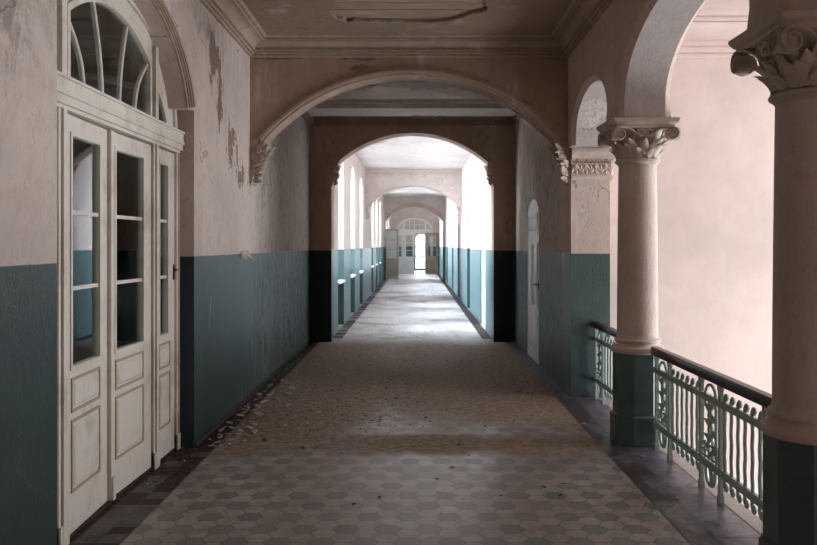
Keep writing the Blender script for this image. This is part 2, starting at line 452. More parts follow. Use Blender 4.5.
# ------------------------------------------------------------------ left wall (bays one and two) with the arched door opening
DC = 4.99
wl = MB(YZ(XL))
door_arch = [(6.31, 0), (6.31, 2.66), (6.115, 2.64)] + ell(DC, 1.13, 2.43, .805, 40, .26, PI-.75) + [(3.90, 3.0), (3.90, 0)]
wl.plate([[(-3, 0)] + door_arch[::-1] + [(13.2, 0), (13.2, CZ), (-3, CZ)]], -.32, 0)
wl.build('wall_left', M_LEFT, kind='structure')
tr = MB(YZ(XL))
o1 = ell(DC, 1.31, 2.40, .91, 44, .33, PI-.75); i1 = ell(DC, 1.13, 2.43, .805, 44, .26, PI-.75)
def band(mb, outer, inner, n0, n1): mb.plate([outer + inner[::-1]], n0, n1)
def lerp(a, b, t): return [(p[0]+(q[0]-p[0])*t, p[1]+(q[1]-p[1])*t) for p, q in zip(a, b)]
for a_, b_, n_ in ((0, .12, .020), (.12, .22, .032), (.22, .34, .045), (.34, .62, .054), (.62, .74, .045), (.74, .84, .030), (.84, 1, .018)):
    band(tr, lerp(o1, i1, a_), lerp(o1, i1, b_), 0, n_)
tr.build('trim_1', M_TRIM, kind='structure')
bs = MB(); bs.box(XL, XL+.014, 6.32, 13.2, 0, .035); bs.build('baseboard_left', M_SQ, kind='structure')
# dark room behind the door
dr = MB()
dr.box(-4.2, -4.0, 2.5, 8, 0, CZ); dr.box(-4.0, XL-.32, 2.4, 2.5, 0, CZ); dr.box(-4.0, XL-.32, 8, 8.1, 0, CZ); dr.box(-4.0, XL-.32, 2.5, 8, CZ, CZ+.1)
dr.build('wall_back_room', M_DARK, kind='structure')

# ------------------------------------------------------------------ right wall, arcade
AX0, AX1 = 1.60, 2.01
C1, C2, PB = 3.66, 6.525, 8.41
SP = 2.735
def arcade_loop(off):
    lp = [(-3, 0), (.58, 0), (.58, SP)]
    lp += ell((.58+C1-.22)/2+off*0, (C1-.22-.58)/2 + off*.0 , SP, .55+off, 36)
    lp += [(C1-.22, 2.61), (C1+.22, 2.61)]
    lp += ell((C1+C2)/2, (C2-C1-.44)/2 + off*.9, SP + (.0 if not off else -.0), .55+off, 44)
    lp += [(C2-.22, 2.61), (C2+.22, 2.61)]
    lp += ell((C2+.22+8.22)/2, (8.22-C2-.22)/2 + off*.9, SP, .37+off, 36)
    lp += [(8.22, 2.62), (8.82, 2.62), (8.82, CZ), (-3, CZ)]
    return [lp]
L0, L1 = arcade_loop(0), arcade_loop(.045)
ar = MB(YZ(0))
ar.plate(L0, AX0+.045, AX1-.045, mat=1)
ar.plate(L1, AX0, AX0+.045, L0); ar.plate(L0, AX1-.045, AX1, L1)
ar.box(PB, 8.82, 0, 2.62, XR, 2.04)
ar.box(PB+.0, 8.82, 2.62, CZ, XR, 2.04)
ar.build('wall_right', [M_RIGHT, M_SOFFIT], kind='structure')

# right wall of bay two with an arched door recess
def recess_loop(y0, y1, zs, za):
    return [(y0, 0), (y0, zs)] + ell((y0+y1)/2, (y1-y0)/2, zs, za-zs, 24) + [(y1, 0)]
wr = MB(YZ(XR))
wr.plate([[(8.82, 0)] + recess_loop(10.62, 11.75, 2.0, 2.24) + [(13.2, 0), (13.2, CZ), (8.82, CZ)]], 0, .12)
wr.box(8.82, 13.2, 0, CZ, .12, .3)
wr.build('wall_right', M_RIGHT, kind='structure')

# ------------------------------------------------------------------ arch walls across the corridor
def cross_wall(y, t, xl, xr, cx, half, zs, za, jl=None, jr=None, mat=M_ARCH, top=CZ):
    mb = MB(XZ(y))
    if jl is None:
        lp = [(xl, zs)] + arc(cx, half, zs, za) + [(xr, zs), (xr, top), (xl, top)]
    else:
        lp = [(xl, 0), (jl, 0), (jl, zs)] + arc(cx, half, zs, za) + [(jr, zs), (jr, 0), (xr, 0), (xr, top), (xl, top)]
    mb.plate([lp], 0, t)
    return mb.build('wall_cross', mat, kind='structure')
def archivolt(name, y, cx, half, zs, za, mat, w=.10):
    mb = MB(XZ(y))
    i = arc(cx, half, zs, za, 48)
    h = za-zs; R = (half*half+h*h)/(2*h); zc = za-R
    off = lambda d: [(p[0], zc + math.sqrt((R+d)**2 - (p[0]-cx)**2)) for p in i]
    band(mb, off(w*.35), i, 0, -.012)
    band(mb, off(w*.72), off(w*.35), 0, -.042)
    band(mb, off(w*.85), off(w*.72), 0, -.028)
    band(mb, off(w*1.2), off(w*.85), 0, -.018)
    mb.build(name, mat, kind='structure')
cross_wall(YA1, .27, XL, XR, CX, 1.565, 2.66, 3.39)
archivolt('trim_2', YA1, CX, 1.565, 2.66, 3.39, M_TRIM, .072)
cross_wall(YA2, .40, XL, XR, -.055, 1.245, 2.96, 3.45, -1.394, 1.283, mat=M_ARCH2)
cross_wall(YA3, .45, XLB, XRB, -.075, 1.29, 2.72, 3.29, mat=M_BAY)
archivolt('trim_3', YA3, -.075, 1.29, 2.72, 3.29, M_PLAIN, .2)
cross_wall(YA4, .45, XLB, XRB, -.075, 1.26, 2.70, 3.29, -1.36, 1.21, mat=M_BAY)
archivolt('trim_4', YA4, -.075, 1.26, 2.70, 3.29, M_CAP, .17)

# ------------------------------------------------------------------ bays beyond: left wall with windows, right wall with door recesses
WIN = [(14.9, 16.1), (17.75, 18.95), (20.6, 21.8), (26.0, 27.2), (28.85, 30.05), (31.7, 32.9), (38.0, 39.2), (41.2, 42.4)]  # last two added unseen beyond the fourth arch to brighten the far end
wb = MB(YZ(XLB))
lp = [(YA2+.4, 0)]
for a, b in WIN: lp += recess_loop(a, b, 2.85, 3.38)
lp += [(YE, 0), (YE, CZ), (YA2+.4, CZ)]
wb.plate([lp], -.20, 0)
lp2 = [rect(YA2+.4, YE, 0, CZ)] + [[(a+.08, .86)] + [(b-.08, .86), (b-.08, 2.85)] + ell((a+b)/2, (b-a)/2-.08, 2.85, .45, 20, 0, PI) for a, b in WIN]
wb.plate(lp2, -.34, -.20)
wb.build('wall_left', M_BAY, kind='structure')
for k, (a, b) in enumerate(WIN):
    w = MB(YZ(XLB)); a2, b2 = a+.08, b-.08; c = (a+b)/2
    out = [(a2, .86), (b2, .86), (b2, 2.85)] + ell(c, (b-a)/2-.08, 2.85, .45, 20, 0, PI)
    inn = [(a2+.06, .93), (b2-.06, .93), (b2-.06, 2.85)] + ell(c, (b-a)/2-.14, 2.85, .39, 20, 0, PI)
    w.plate([out, inn], -.28, -.22)
    w.box(c-.03, c+.03, .9, 3.25, -.275, -.215); w.box(a2, b2, 2.30, 2.37, -.275, -.215); w.box(a2, b2, 1.6, 1.63, -.27, -.235)
    wo = w.build('window_%d' % (k+1), M_DOORW, kind='structure')
    g = MB(YZ(XLB)); g.plate([inn], -.255, -.25); g.build('window_pane', M_CLEAR, parent=wo)
    sl = MB(YZ(XLB)); sl.box(a+.002, b-.002, .86, .90, -.215, .03); sl.build('window_sill', M_DOORW, parent=wo)
wrb = MB(YZ(XRB))
RD = [(15.05, 16.15), (19.3, 20.3), (23.9, 24.9), (27.8, 28.8), (32.8, 33.8)]
lp = [(YA2+.4, 0)]
for a, b in RD: lp += recess_loop(a, b, 2.0, 2.26)
lp += [(YE, 0), (YE, CZ), (YA2+.4, CZ)]
wrb.plate([lp], 0, .14); wrb.box(YA2+.4, YE, 0, CZ, .14, .34)
wrb.build('wall_right', M_BAY, kind='structure')

# ------------------------------------------------------------------ ceilings
ce = MB()
hole = []
ctrl = [(-.76,7.30),(-.80,7.48),(-.78,7.62),(-.70,7.66),(-.66,7.76),(-.60,7.70),(-.42,7.72),(-.1,7.76),(.16,7.76),(.34,7.70),(.45,7.60),(.52,7.47),(.62,7.44),(.66,7.33),(.60,7.05),(.50,6.72),(.2,6.58),(-.25,6.62),(-.6,6.75),(-.70,7.0)]
for i, p in enumerate(ctrl):
    q = ctrl[(i+1) % len(ctrl)]
    for t in range(4):
        hole.append((p[0]+(q[0]-p[0])*t/4+random.uniform(-.012,.012), p[1]+(q[1]-p[1])*t/4+random.uniform(-.012,.012)))
ce.M = Matrix(((1,0,0,0),(0,1,0,0),(0,0,1,CZ),(0,0,0,1)))
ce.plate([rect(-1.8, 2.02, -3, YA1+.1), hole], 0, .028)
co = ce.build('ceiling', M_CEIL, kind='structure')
lt = MB()
y = 6.3
while y < 8.0:
    w = random.uniform(.085, .12)
    lt.box(-1.1, .95, y, y+w-.005, CZ+.03+random.uniform(0, .006), CZ+.055); y += w
lt.box(-1.1, .95, 6.3, 8.0, CZ+.055, CZ+.07)
lt.build('exposed_laths', LATH, parent=co)
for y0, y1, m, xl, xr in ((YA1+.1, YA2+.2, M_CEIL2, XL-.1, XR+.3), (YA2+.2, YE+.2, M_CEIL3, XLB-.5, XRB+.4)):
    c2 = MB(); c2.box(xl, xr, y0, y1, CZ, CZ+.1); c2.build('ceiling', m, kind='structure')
rf = MB(); rf.box(-4.4, 2.1, -3.2, 50.5, CZ+.12, CZ+.3); rf.build('roof', M_DARK, kind='structure')

# cornices: profile (out, z)
PROF = [(0, CZ-.185), (.030, CZ-.185), (.034, CZ-.170), (.022, CZ-.168), (.022, CZ-.162), (.050, CZ-.160), (.054, CZ-.142), (.044, CZ-.140), (.044, CZ-.134), (.074, CZ-.132), (.076, CZ-.118), (.066, CZ-.116)] + \
       [(.066+.085*(1-math.cos(t)), CZ-.116+.070*math.sin(t)) for t in [PI/2*i/7 for i in range(1, 8)]] + \
       [(.140, CZ-.042), (.170, CZ-.040), (.174, CZ-.028), (.162, CZ-.026), (.162, CZ-.021), (.200, CZ-.019), (.215, CZ-.006), (.215, CZ), (0, CZ)]
def cornice(mb, p0, p1, out, prof=PROF, mit0=0, mit1=0):
    p0, p1, out = Vector((*p0, 0)), Vector((*p1, 0)), Vector((*out, 0)); d = (p1-p0).normalized()
    vs = []
    for p, sg, mt in ((p0, 1, mit0), (p1, -1, mit1)):
        vs += [tuple(p + out*o + d*(sg*mt*o) + Vector((0,0,z))) for o, z in prof]
    k = len(prof)
    fs = [(j, (j+1) % k, k+(j+1) % k, k+j) for j in range(k)] + [tuple(range(k)), tuple(range(2*k-1, k-1, -1))]
    mb.add(vs, fs)
def cornice_obj(i, segs, mat, prof=PROF):
    mb = MB()
    for sg in segs: cornice(mb, *sg[:3], prof, *(sg[3:] or (0, 0)))
    mb.build('trim_%d' % i, mat, kind='structure', sharp=25)
cornice_obj(5, [((XL, -2.9), (XL, YA1), (1, 0), 0, 1)], M_TRIM)
cornice_obj(6, [((XL, YA1), (AX0, YA1), (0, -1), 1, 1)], M_TRIM)
cornice_obj(7, [((AX0, -2.9), (AX0, YA1), (-1, 0), 0, 1)], M_TRIM)
cornice_obj(8, [((XL, YA1+.27), (XL, YA2), (1, 0), 0, 1), ((XR, YA1+.27), (XR, YA2), (-1, 0), 0, 1), ((XL, YA2), (XR, YA2), (0, -1), 1, 1)], M_TRIM)
bmm = MB(); bmm.box(XL, XR, 12.02, 12.75, 3.655, CZ); bmm.box(XL, XR, 11.9, 12.02, 3.715, CZ)
bmm.build('trim_9', M_TRIMW, kind='structure')
P3 = [(o*.55, CZ + (z-CZ)*.8) for o, z in PROF]
cornice_obj(10, [((XLB, YA3), (XRB, YA3), (0, -1))], M_PLAIN, P3)

# ------------------------------------------------------------------ stairwell void on the right
vs_ = MB()
vs_.box(2.0, 7.0, 8.84, 9.1, -3.2, 4.5)
vs_.build('wall_stairwell_back', M_STAIR, kind='structure')
PV = [(o*1.2, 4.13 + (z-CZ)*2.55) for o, z in PROF]
mb = MB(); cornice(mb, (2.0, 8.84), (6.6, 8.84), (0, -1), PV); mb.build('trim_11', M_STAIR, kind='structure', sharp=25)
mb = MB(); mb.box(2.0, 7.0, .4, .6, -3.2, 4.5); mb.build('wall_stairwell_front', M_STAIR, kind='structure')
mb = MB(YZ(6.6))
VW = [(4.7, 8.0), (5.6, 8.4)]
VZ = [(.7, 4.0), (-2.6, .1)]
mb.plate([rect(.4, 9.1, -3.2, 4.5)] + [rect(a, b, z0, z1) for (a, b), (z0, z1) in zip(VW, VZ)], 0, .25)
mb.build('wall_stairwell_side', M_STAIR, kind='structure')
mb = MB(); mb.box(2.0, 7.0, .4, 9.1, 4.13, 4.4); mb.build('ceiling', M_STAIR, kind='structure')
mb = MB(); mb.box(2.0, 7.0, .4, 9.1, -3.2, -3.0); mb.build('floor', M_CURB, kind='structure')
mb = MB(); mb.box(1.9, 2.02, .4, 8.9, -3.1, -.3); mb.build('wall_under_gallery', M_STAIR, kind='structure')
mb = MB(); mb.box(1.62, 2.0, -3.0, .6, CZ, 4.5); mb.box(2.0, 2.1, .4, 9.0, CZ+.1, 4.5); mb.build('wall_above_arcade', M_STAIR, kind='structure')
for k, ((a, b), (z0, z1)) in enumerate(zip(VW, VZ)):
    w = MB(YZ(6.62))
    w.plate([rect(a, b, z0, z1), rect(a+.07, b-.07, z0+.07, z1-.07)], .05, .12)
    n = 3 if b-a > 2.5 else 2
    for i in range(1, n): w.box(a+(b-a)*i/n-.025, a+(b-a)*i/n+.025, z0, z1, .06, .11)
    for i in (1, 2): w.box(a, b, z0+(z1-z0)*i/3-.02, z0+(z1-z0)*i/3+.02, .06, .11)
    w.build('window_%d' % (21+k), M_DOORW, kind='structure')
# unseen dark wall added behind the camera to cut bounce light
mb = MB(); mb.box(-1.75, 1.6, -1.1, -.9, 0, CZ); mb.build('wall_bounce_blocker', M_DARK, kind='structure')

# ------------------------------------------------------------------ columns
col = empty('column', (1.806, C2, 0))
tag(col, 'round pale pink column with carved leaf capital on teal octagonal base, between the railings', 'column', 'arcade columns', 'thing')
o22 = PI/8; k8 = 1/math.cos(PI/8)
mb = MB(); mb.lathe([(.2035*k8, 0), (.2035*k8, .232), (.19*k8, .242)], 8, rot=o22); mb.lathe([(.185*k8, .238), (.185*k8, .728)], 8, rot=o22)
mb.build('pedestal', M_PED, col, sharp=20)
mb = MB(); mb.lathe([(.195,.728)] + [(.195+.018*math.sin(t), .755-.027*math.cos(t)) for t in [PI*i/10 for i in range(11)]] + [(.188,.786),(.176,.80),(.172,.812)] +
    [(.172+.015*math.sin(t), .829-.017*math.cos(t)) for t in [PI*i/8 for i in range(9)]] + [(.170,.85),(.163,.875)], 56)
mb.build('base_moulding', M_STONE, col)
mb = MB(); mb.lathe([(.163, .86)] + [(.163 - .013*t**1.5, .875 + 1.385*t) for t in [i/12 for i in range(13)]], 56)
mb.build('shaft', M_STONE, col)

def spiral(c, u, r0, turns, sgn, tail=()):
    """spiral in the plane of u and z about c"""
    pts = []
    N = int(turns*18)
    for i in range(N+1):
        t = i/N; a = PI/2 + sgn*(-t*turns*2*PI); r = r0*(1-t)**.9 + .006
        pts.append(Vector(c) + Vector(u)*(math.cos(a)*r) + Vector((0,0,1))*(math.sin(a)*r))
    return [Vector(p) for p in tail] + pts
def capital(parent):
    cp = MB()
    cp.lathe([(.150,2.245),(.156,2.25),(.163,2.262)] + [(.160+.020*math.sin(t), 2.277-.017*math.cos(t)) for t in [PI*i/8 for i in range(9)]] + [(.156,2.298),(.150,2.305)], 56)
    for_bell = [(.150,2.30),(.152,2.36),(.162,2.42),(.182,2.47),(.205,2.515),(.215,2.535)]
    cp.lathe(for_bell, 48)
    cap = cp.build('capital', M_CAP, parent)
    a = MB()
    lay = [(.236,2.522),(.246,2.53),(.250,2.548),(.262,2.556),(.276,2.575),(.279,2.592),(.272,2.599),(.245,2.604),(.225,2.608)]
    vs, fs = [], []
    for h, z in lay:
        c = .022
        vs += [(-h+c,-h,z),(h-c,-h,z),(h,-h+c,z),(h,h-c,z),(h-c,h,z),(-h+c,h,z),(-h,h-c,z),(-h,-h+c,z)]
    for i in range(len(lay)-1):
        for k in range(8): fs.append((i*8+k, i*8+(k+1)%8, i*8+8+(k+1)%8, i*8+8+k))
    fs += [tuple(reversed(range(8))), tuple(range((len(lay)-1)*8, len(lay)*8))]
    a.add(vs, fs); a.build('abacus', M_CAP, cap, sharp=28)
    for k in range(4):
        an = PI/2*k; n = Vector((math.sin(an), -math.cos(an), 0)); u = Vector((math.cos(an), math.sin(an), 0))
        for sg in (-1, 1):
            v = MB()
            c = n*.256 + u*(sg*.203) + Vector((0,0,2.474))
            top = c + Vector((0,0,.052))
            tail = [n*.200 + u*sg*.045 + Vector((0,0,2.455)), n*.220 + u*sg*.08 + Vector((0,0,2.492)), n*.238 + u*sg*.12 + Vector((0,0,2.517)), n*.250 + u*sg*.165 + Vector((0,0,2.528))]
            pts = spiral(c, u, .050, 1.7, sg, tail)
            sect = [(-.0065,-.050),(.0065,-.050),(.006,.004),(.003,.012),(-.003,.012),(-.006,.004)]
            v.sweep(pts, n, sect, scale=lambda t: 1.15 - .45*t)
            v.M = Matrix.Translation(c)
            v.ball((0,0,0), .013, 10)
            v.M = Matrix.Identity(4)
            disc = [c + u*(math.cos(t)*.044) + Vector((0,0,math.sin(t)*.044)) for t in [2*PI*i/18 for i in range(18)]]
            f = [tuple(p - n*.006) for p in disc] + [tuple(p - n*.055) for p in disc]
            v.add(f, [tuple(range(18)), tuple(range(35, 17, -1))] + [(i, (i+1)%18, 18+(i+1)%18, 18+i) for i in range(18)])
            v.build('volute', M_CAP, cap)
            v = MB()
            c = n*.218 + u*(sg*.032) + Vector((0,0,2.487))
            tail = [n*.178 + u*sg*.085 + Vector((0,0,2.415)), n*.192 + u*sg*.08 + Vector((0,0,2.45)), n*.207 + u*sg*.068 + Vector((0,0,2.488)), n*.215 + u*sg*.052 + Vector((0,0,2.511))]
            v.sweep(spiral(c, u, .026, 1.7, -sg, tail), n, [(-.006,-.025),(.006,-.025),(.006,.010),(-.006,.010)], scale=lambda t: 1.1 - .4*t)
            v.build('helix', M_CAP, cap)
    def lf(an, z, ln, w, cu, lean=0, rb=.160):
        out = Vector((math.cos(an), math.sin(an), 0)); tan = Vector((-math.sin(an), math.cos(an), 0))
        l = MB(); l.leaf(out*rb + Vector((0,0,z)), Vector((0,0,1)) + tan*lean, out, ln, w, cu, .012, 9)
        l.build('leaf', M_CAP, cap)
    for k in range(4):
        an = PI/2*k - PI/2
        lf(an, 2.325, .135, .085, .075, 0, .170)
        for sg in (-1, 1):
            lf(an + sg*.36, 2.318, .150, .080, .095, sg*.35, .168)
            lf(an + sg*.20, 2.300, .085, .085, .060, sg*.25, .166)
            lf(an + sg*.62, 2.300, .120, .085, .085, sg*.15, .166)
        lf(an + PI/4, 2.335, .160, .075, .125, 0, .168)
    return cap
capital(col)
c1 = copy_tree(col); c1.location = (1.806, C1, 0)
c1['label'] = 'nearest dark column with scrolled capital, cut by the right edge of the photo'

# ------------------------------------------------------------------ iron railings
RX = 1.885
def scroll(mb, y, z, r, sy, sz, tube=.0085):
    """curled end: starts at (y,z) going sz and curls to sy"""
    pts = []
    for i in range(17):
        t = i/16; a = PI*1.55*t
        rr = r*(1-.45*t)
        pts.append((0, y + sy*(r - rr*math.cos(a)), z + sz*(rr*math.sin(a))))
    mb.tube(pts, lambda t: tube*(1+.35*t), 6)
    e = pts[-1]; mb.M = mb.M @ Matrix.Translation(e); mb.ball((0,0,0), tube*1.7, 8); mb.M = mb.M @ Matrix.Translation([-x for x in e])
def railing(y0, y1, label, pairs, bays):
    r = empty('railing', (RX, y0, 0)); tag(r, label, 'railing', 'iron railings of the gallery')
    L = y1-y0
    hr = MB()
    sect = [(-.028,-.033),(.028,-.033),(.034,-.026),(.034,.018),(.024,.031),(-.024,.031),(-.034,.018),(-.034,-.026)]
    hr.sweep([(0, .0, .768), (0, .012, .768), (0, L-.012, .768), (0, L-.002, .768)], (0,0,1), sect)
    hr.build('handrail', M_RAIL, r, sharp=40)
    for nm, z, h in (('top_rail', .615, .016), ('bottom_rail', .19, .018)):
        b = MB(); b.box(-.018, .018, .002, L-.002, z-h, z+h); b.box(-.010, .010, .002, L-.002, z+h, z+h+.008)
        b.build(nm, M_IRON, r)
    for p in pairs:
        for q in p:
            b = MB(); b.box(-.013, .013, q-.013, q+.013, .0, .745); b.box(-.017, .017, q-.017, q+.017, 0, .05); b.box(-.016,.016,q-.016,q+.016,.70,.745)
            b.build('post', M_IRON, r)
        a, c = p; m = (a+c)/2; w = (c-a)/2
        o = MB()
        # crook-headed loop
        pts = [(0, m-w*.55, .25)] + [(0, m-w*.55, .60)] + [(0, m - w*.55*math.cos(t), .62+.085*math.sin(t)) for t in [PI*i/12 for i in range(13)]]
        pts += [(0, m+w*.55, .60), (0, m+w*.50, .57), (0, m+w*.30, .555), (0, m+w*.12, .575), (0, m+w*.15, .61), (0, m+w*.33, .615)]
        o.tube(pts, .0105, 7)
        # twisted vine down the middle
        vn = [(.010*math.cos(t*9), m + w*.30*math.sin(t*11), .25+.34*t) for t in [i/40 for i in range(41)]]
        o.tube(vn, .013, 7)
        vn = [(-.010*math.cos(t*9), m - w*.30*math.sin(t*11), .25+.34*t) for t in [i/40 for i in range(41)]]
        o.tube(vn, .010, 7)
        for i in range(7):
            t = (i+.5)/7; sg = 1 if i % 2 else -1
            o.leaf((0, m + sg*w*.15, .26+.33*t), (0, sg*.7, .75), (-1, 0, 0), .075, .05, .02, .006, 6)
        # lower square lattice
        for z in (.235, .275, .315): o.box(-.006, .006, a, c, z-.006, z+.006)
        for k in range(1, 5): yy = a + (c-a)*k/5; o.box(-.006, .006, yy-.006, yy+.006, .19, .33)
        # lower loop
        pts = [(0, m-w*.5, .19)] + [(0, m - w*.5*math.cos(t), .135-.075*math.sin(t)) for t in [PI*i/12 for i in range(13)]] + [(0, m+w*.5, .19)]
        o.tube(pts, .011, 7)
        o.leaf((0, m, .075), (0,0,1), (-1,0,0), .11, .06, .015, .007, 6)
        o.ball((0, m, .07), .016, 8)
        o.build('ornament_panel', M_IRON, r)
    for (a, c, n) in bays:
        for i in range(n):
            q = a + (c-a)*(i+.5)/n
            b = MB()
            pts = [(0, q + .0035*math.sin(t*22), .12+.55*t) for t in [j/26 for j in range(27)]]
            b.tube(pts, .0115, 7)
            M0 = b.M.copy()
            scroll(b, q, .67, .020, -1, 1); b.M = M0.copy()
            scroll(b, q, .125, .022, -1, -1); b.M = M0.copy()
            b.build('baluster', M_IRON, r)
    return r
y0 = C1+.21
def rel(v): return v-y0
railing(y0, C2-.21, 'green iron railing with dark wood handrail between the two columns',
        [(rel(3.97), rel(4.31)), (rel(4.95), rel(5.285)), (rel(5.94), rel(6.265))], [(rel(4.33), rel(4.93), 6), (rel(5.31), rel(5.92), 6)])
y0 = C2+.21
railing(y0, 8.41, 'short farther iron railing between the middle column and the teal wall pier',
        [(rel(6.80), rel(7.12)), (rel(8.03), rel(8.35))], [(rel(7.14), rel(8.01), 8)])

# ------------------------------------------------------------------ pier capital and corbels
pc = empty('pilaster_capital', (1.835, 8.41, 2.28))
tag(pc, 'flat carved capital with small scrolls on the teal and pink wall pier', 'pilaster capital')
mb = MB()
lay = [(.0, .255, .30), (.018, .262, .31), (.035, .262, .325), (.05, .262, .34), (.052, .262, .352), (.02, .262, .36)]
for z0, z1, e in ((.0, .018, .012), (.018, .045, .022), (.225, .250, .045), (.250, .30, .070), (.30, .335, .052)):
    mb.box(-.2045, .2065, -e, -.003, z0, z1); mb.box(.208, .208+e, -e, .20, z0, z1)
mb.box(-.2045, .2065, -.008, -.003, .045, .225)
mb.build('capital_block', M_STONE, pc)
for k in range(4):
    u0 = -.155 + k*.104
    mb = MB()
    for lx in (-.62, 0, .62):
        mb.leaf((u0 + lx*.012, -.022, .150), (lx, 0, -1), (0,-1,0), .098 - .02*abs(lx), .036, .024, .007, 7)
    mb.leaf((u0+.052, -.020, .165), (0, 0, -1), (0,-1,0), .060, .022, .015, .006, 6)
    for sg in (-1, 1):
        c = Vector((u0+sg*.027, -.022, .188))
        mb.sweep(spiral(c, (1,0,0), .023, 1.3, sg, [(u0+sg*.004, -.022, .09), (u0+sg*.006, -.022, .17), (u0+sg*.014, -.022, .203)]), (0,-1,0), [(-.005,-.014),(.005,-.014),(.005,.012),(-.005,.012)], scale=lambda t: 1.1-.4*t)
    mb.build('scroll_ornament', M_STONE, pc)
mb = MB(); mb.sweep(spiral((.236, .02, .19), (0,1,0), .03, 1.5, 1), (1,0,0), [(-.006,-.02),(.006,-.02),(.006,.012),(-.006,.012)]); mb.leaf((.235,.05,.06),(0,0,1),(1,0,0),.12,.08,.03,.008,8)
mb.build('side_ornament', M_STONE, pc)

def corbel(x, y, z, sg, t, sc_, label, mat, w=.12):
    """bracket on a side wall, sg = direction out from the wall"""
    c = empty('corbel', (x, y, z)); tag(c, label, 'corbel')
    mb = MB(XZ(0))
    prof = [(0, -.42), (.015, -.42), (.025, -.36), (w*.22, -.30), (w*.34, -.22), (w*.5, -.14), (w*.7, -.06), (w*.9, -.03), (w, 0), (0, 0)]
    mb.plate([[(sg*a*sc_, b*sc_) for a, b in prof]], 0, t)
    mb.build('bracket', mat, c)
    random.seed(int(abs(x*100)+y*10))
    k = w/.12
    for i in range(13):
        q = i/12
        zz = -.40 + .36*q; aa = max(.045, (.02 + .075*q)*k*random.uniform(.35, .9))
        f = MB()
        f.leaf((sg*aa*sc_, -.022 - .02*random.random(), zz*sc_), (sg*random.uniform(.25,1.0), random.uniform(-.2,.05), random.uniform(-.5, 1.0)), (sg*.25, -1, random.uniform(-.3,.5)), random.uniform(.07,.12)*sc_, random.uniform(.04,.06)*sc_, random.uniform(.03,.055)*sc_, .012, 7, lobes=random.choice((0,1,2)))
        f.build('leaf', mat, c)
    for i in range(6):
        f = MB()
        f.leaf((sg*max(.06, (.035+.013*i)*k)*sc_, t*(.15+.12*i), (-.34+.05*i)*sc_), (sg*.4, random.uniform(-.3,.3), .9), (sg, 0, -.2), .11*sc_, .08*sc_, .04*sc_, .012, 7, lobes=1)
        f.build('leaf', mat, c)
    s = MB(); s.sweep(spiral((sg*.085*sc_*w/.12, -.02, -.07*sc_), (sg,0,0), .036*sc_, 1.7, 1), (0,-1,0), [(-.006,-.02),(.006,-.02),(.006,.012),(-.006,.012)])
    s.build('scroll', mat, c)
    return c
corbel(XL, YA1, 2.66, 1, .27, 1.0, 'crumbling leafy corbel under the left end of the nearest arch', M_CORB, .20)
corbel(XR, YA1, 2.66, -1, .27, 1.0, 'carved corbel under the right end of the nearest arch beside the pier capital', M_CORB, .15)
corbel(-1.394, YA2, 2.95, 1, .40, .9, 'dark corbel at the left end of the second arch', M_ARCH2)
corbel(1.283, YA2, 2.95, -1, .40, .9, 'dark corbel at the right end of the second arch', M_ARCH2)
corbel(XLB, YA3, 2.72, 1, .45, .9, 'pale corbel under the left end of the third arch in the bright bay', M_PLAIN, .10)
corbel(XRB, YA3, 2.72, -1, .45, .9, 'pale corbel under the right end of the third arch in the bright bay', M_PLAIN, .10)

# ------------------------------------------------------------------ doors
def ring(mb, u0, u1, z0, z1, w, n0, n1): mb.plate([rect(u0,u1,z0,z1), rect(u0+w,u1-w,z0+w,z1-w)], n0, n1)
def leaf_panel(F, parent, name, u0, u1, z0, z1, gu0, gu1, gz0, gz1, panels, mat=M_DOOR, groove=M_DOORD, bars=(), knob=None, glassmat=M_GLASS, t=.045):
    mb = MB(F); mb.plate([rect(u0,u1,z0,z1), rect(gu0,gu1,gz0,gz1)] if gu0 is not None else [rect(u0,u1,z0,z1)], -t, 0)
    o = mb.build(name, mat, parent)
    if gu0 is not None:
        g = MB(F); g.plate([rect(gu0-.005,gu1+.005,gz0-.005,gz1+.005)], -.019, -.016); g.build('pane', glassmat, o)
        m = MB(F); ring(m, gu0-.022, gu1+.022, gz0-.022, gz1+.022, .022, 0, .008); m.build('pane_moulding', mat, o)
        for z in bars:
            m = MB(F); m.box(gu0, gu1, z-.011, z+.011, -.030, -.004); m.build('muntin', mat, o)
    for (a, b, c, d) in panels:
        m = MB(F); ring(m, a, b, c, d, .016, 0, .007); m.build('panel_moulding', groove, o)
        m = MB(F); w = .028; m.plate([rect(a+w,b-w,c+w,d-w)], 0, .010, [rect(a+w+.012,b-w-.012,c+w+.012,d-w-.012)]); m.build('panel', mat, o)
    return o
FX = -1.885
d1 = empty('door_1', (0, 0, 0), 'structure')
F = frame((FX,0,0),(0,1,0),(1,0,0))
fr = MB(F)
for a, b in ((3.74,3.84),(4.18,4.285),(5.695,5.80),(6.24,6.305)):
    fr.box(a, b, 0, 2.34, -.08, .018)
    fr.box(a+.03, b-.03, 0, 2.34, .018, .032); fr.box(a, b, 0, .12, .0, .03)
fr.box(3.74, 6.30, 2.32, 2.34, -.08, .03); fr.box(3.74, 6.30, 2.34, 2.385, -.08, .05); fr.box(3.74, 6.30, 2.385, 2.41, -.08, .062); fr.box(3.74, 6.30, 2.41, 2.47, -.08, .055); fr.box(3.74, 6.29, 2.47, 2.485, -.08, .07)
fr.build('door_frame', M_DOOR, d1)
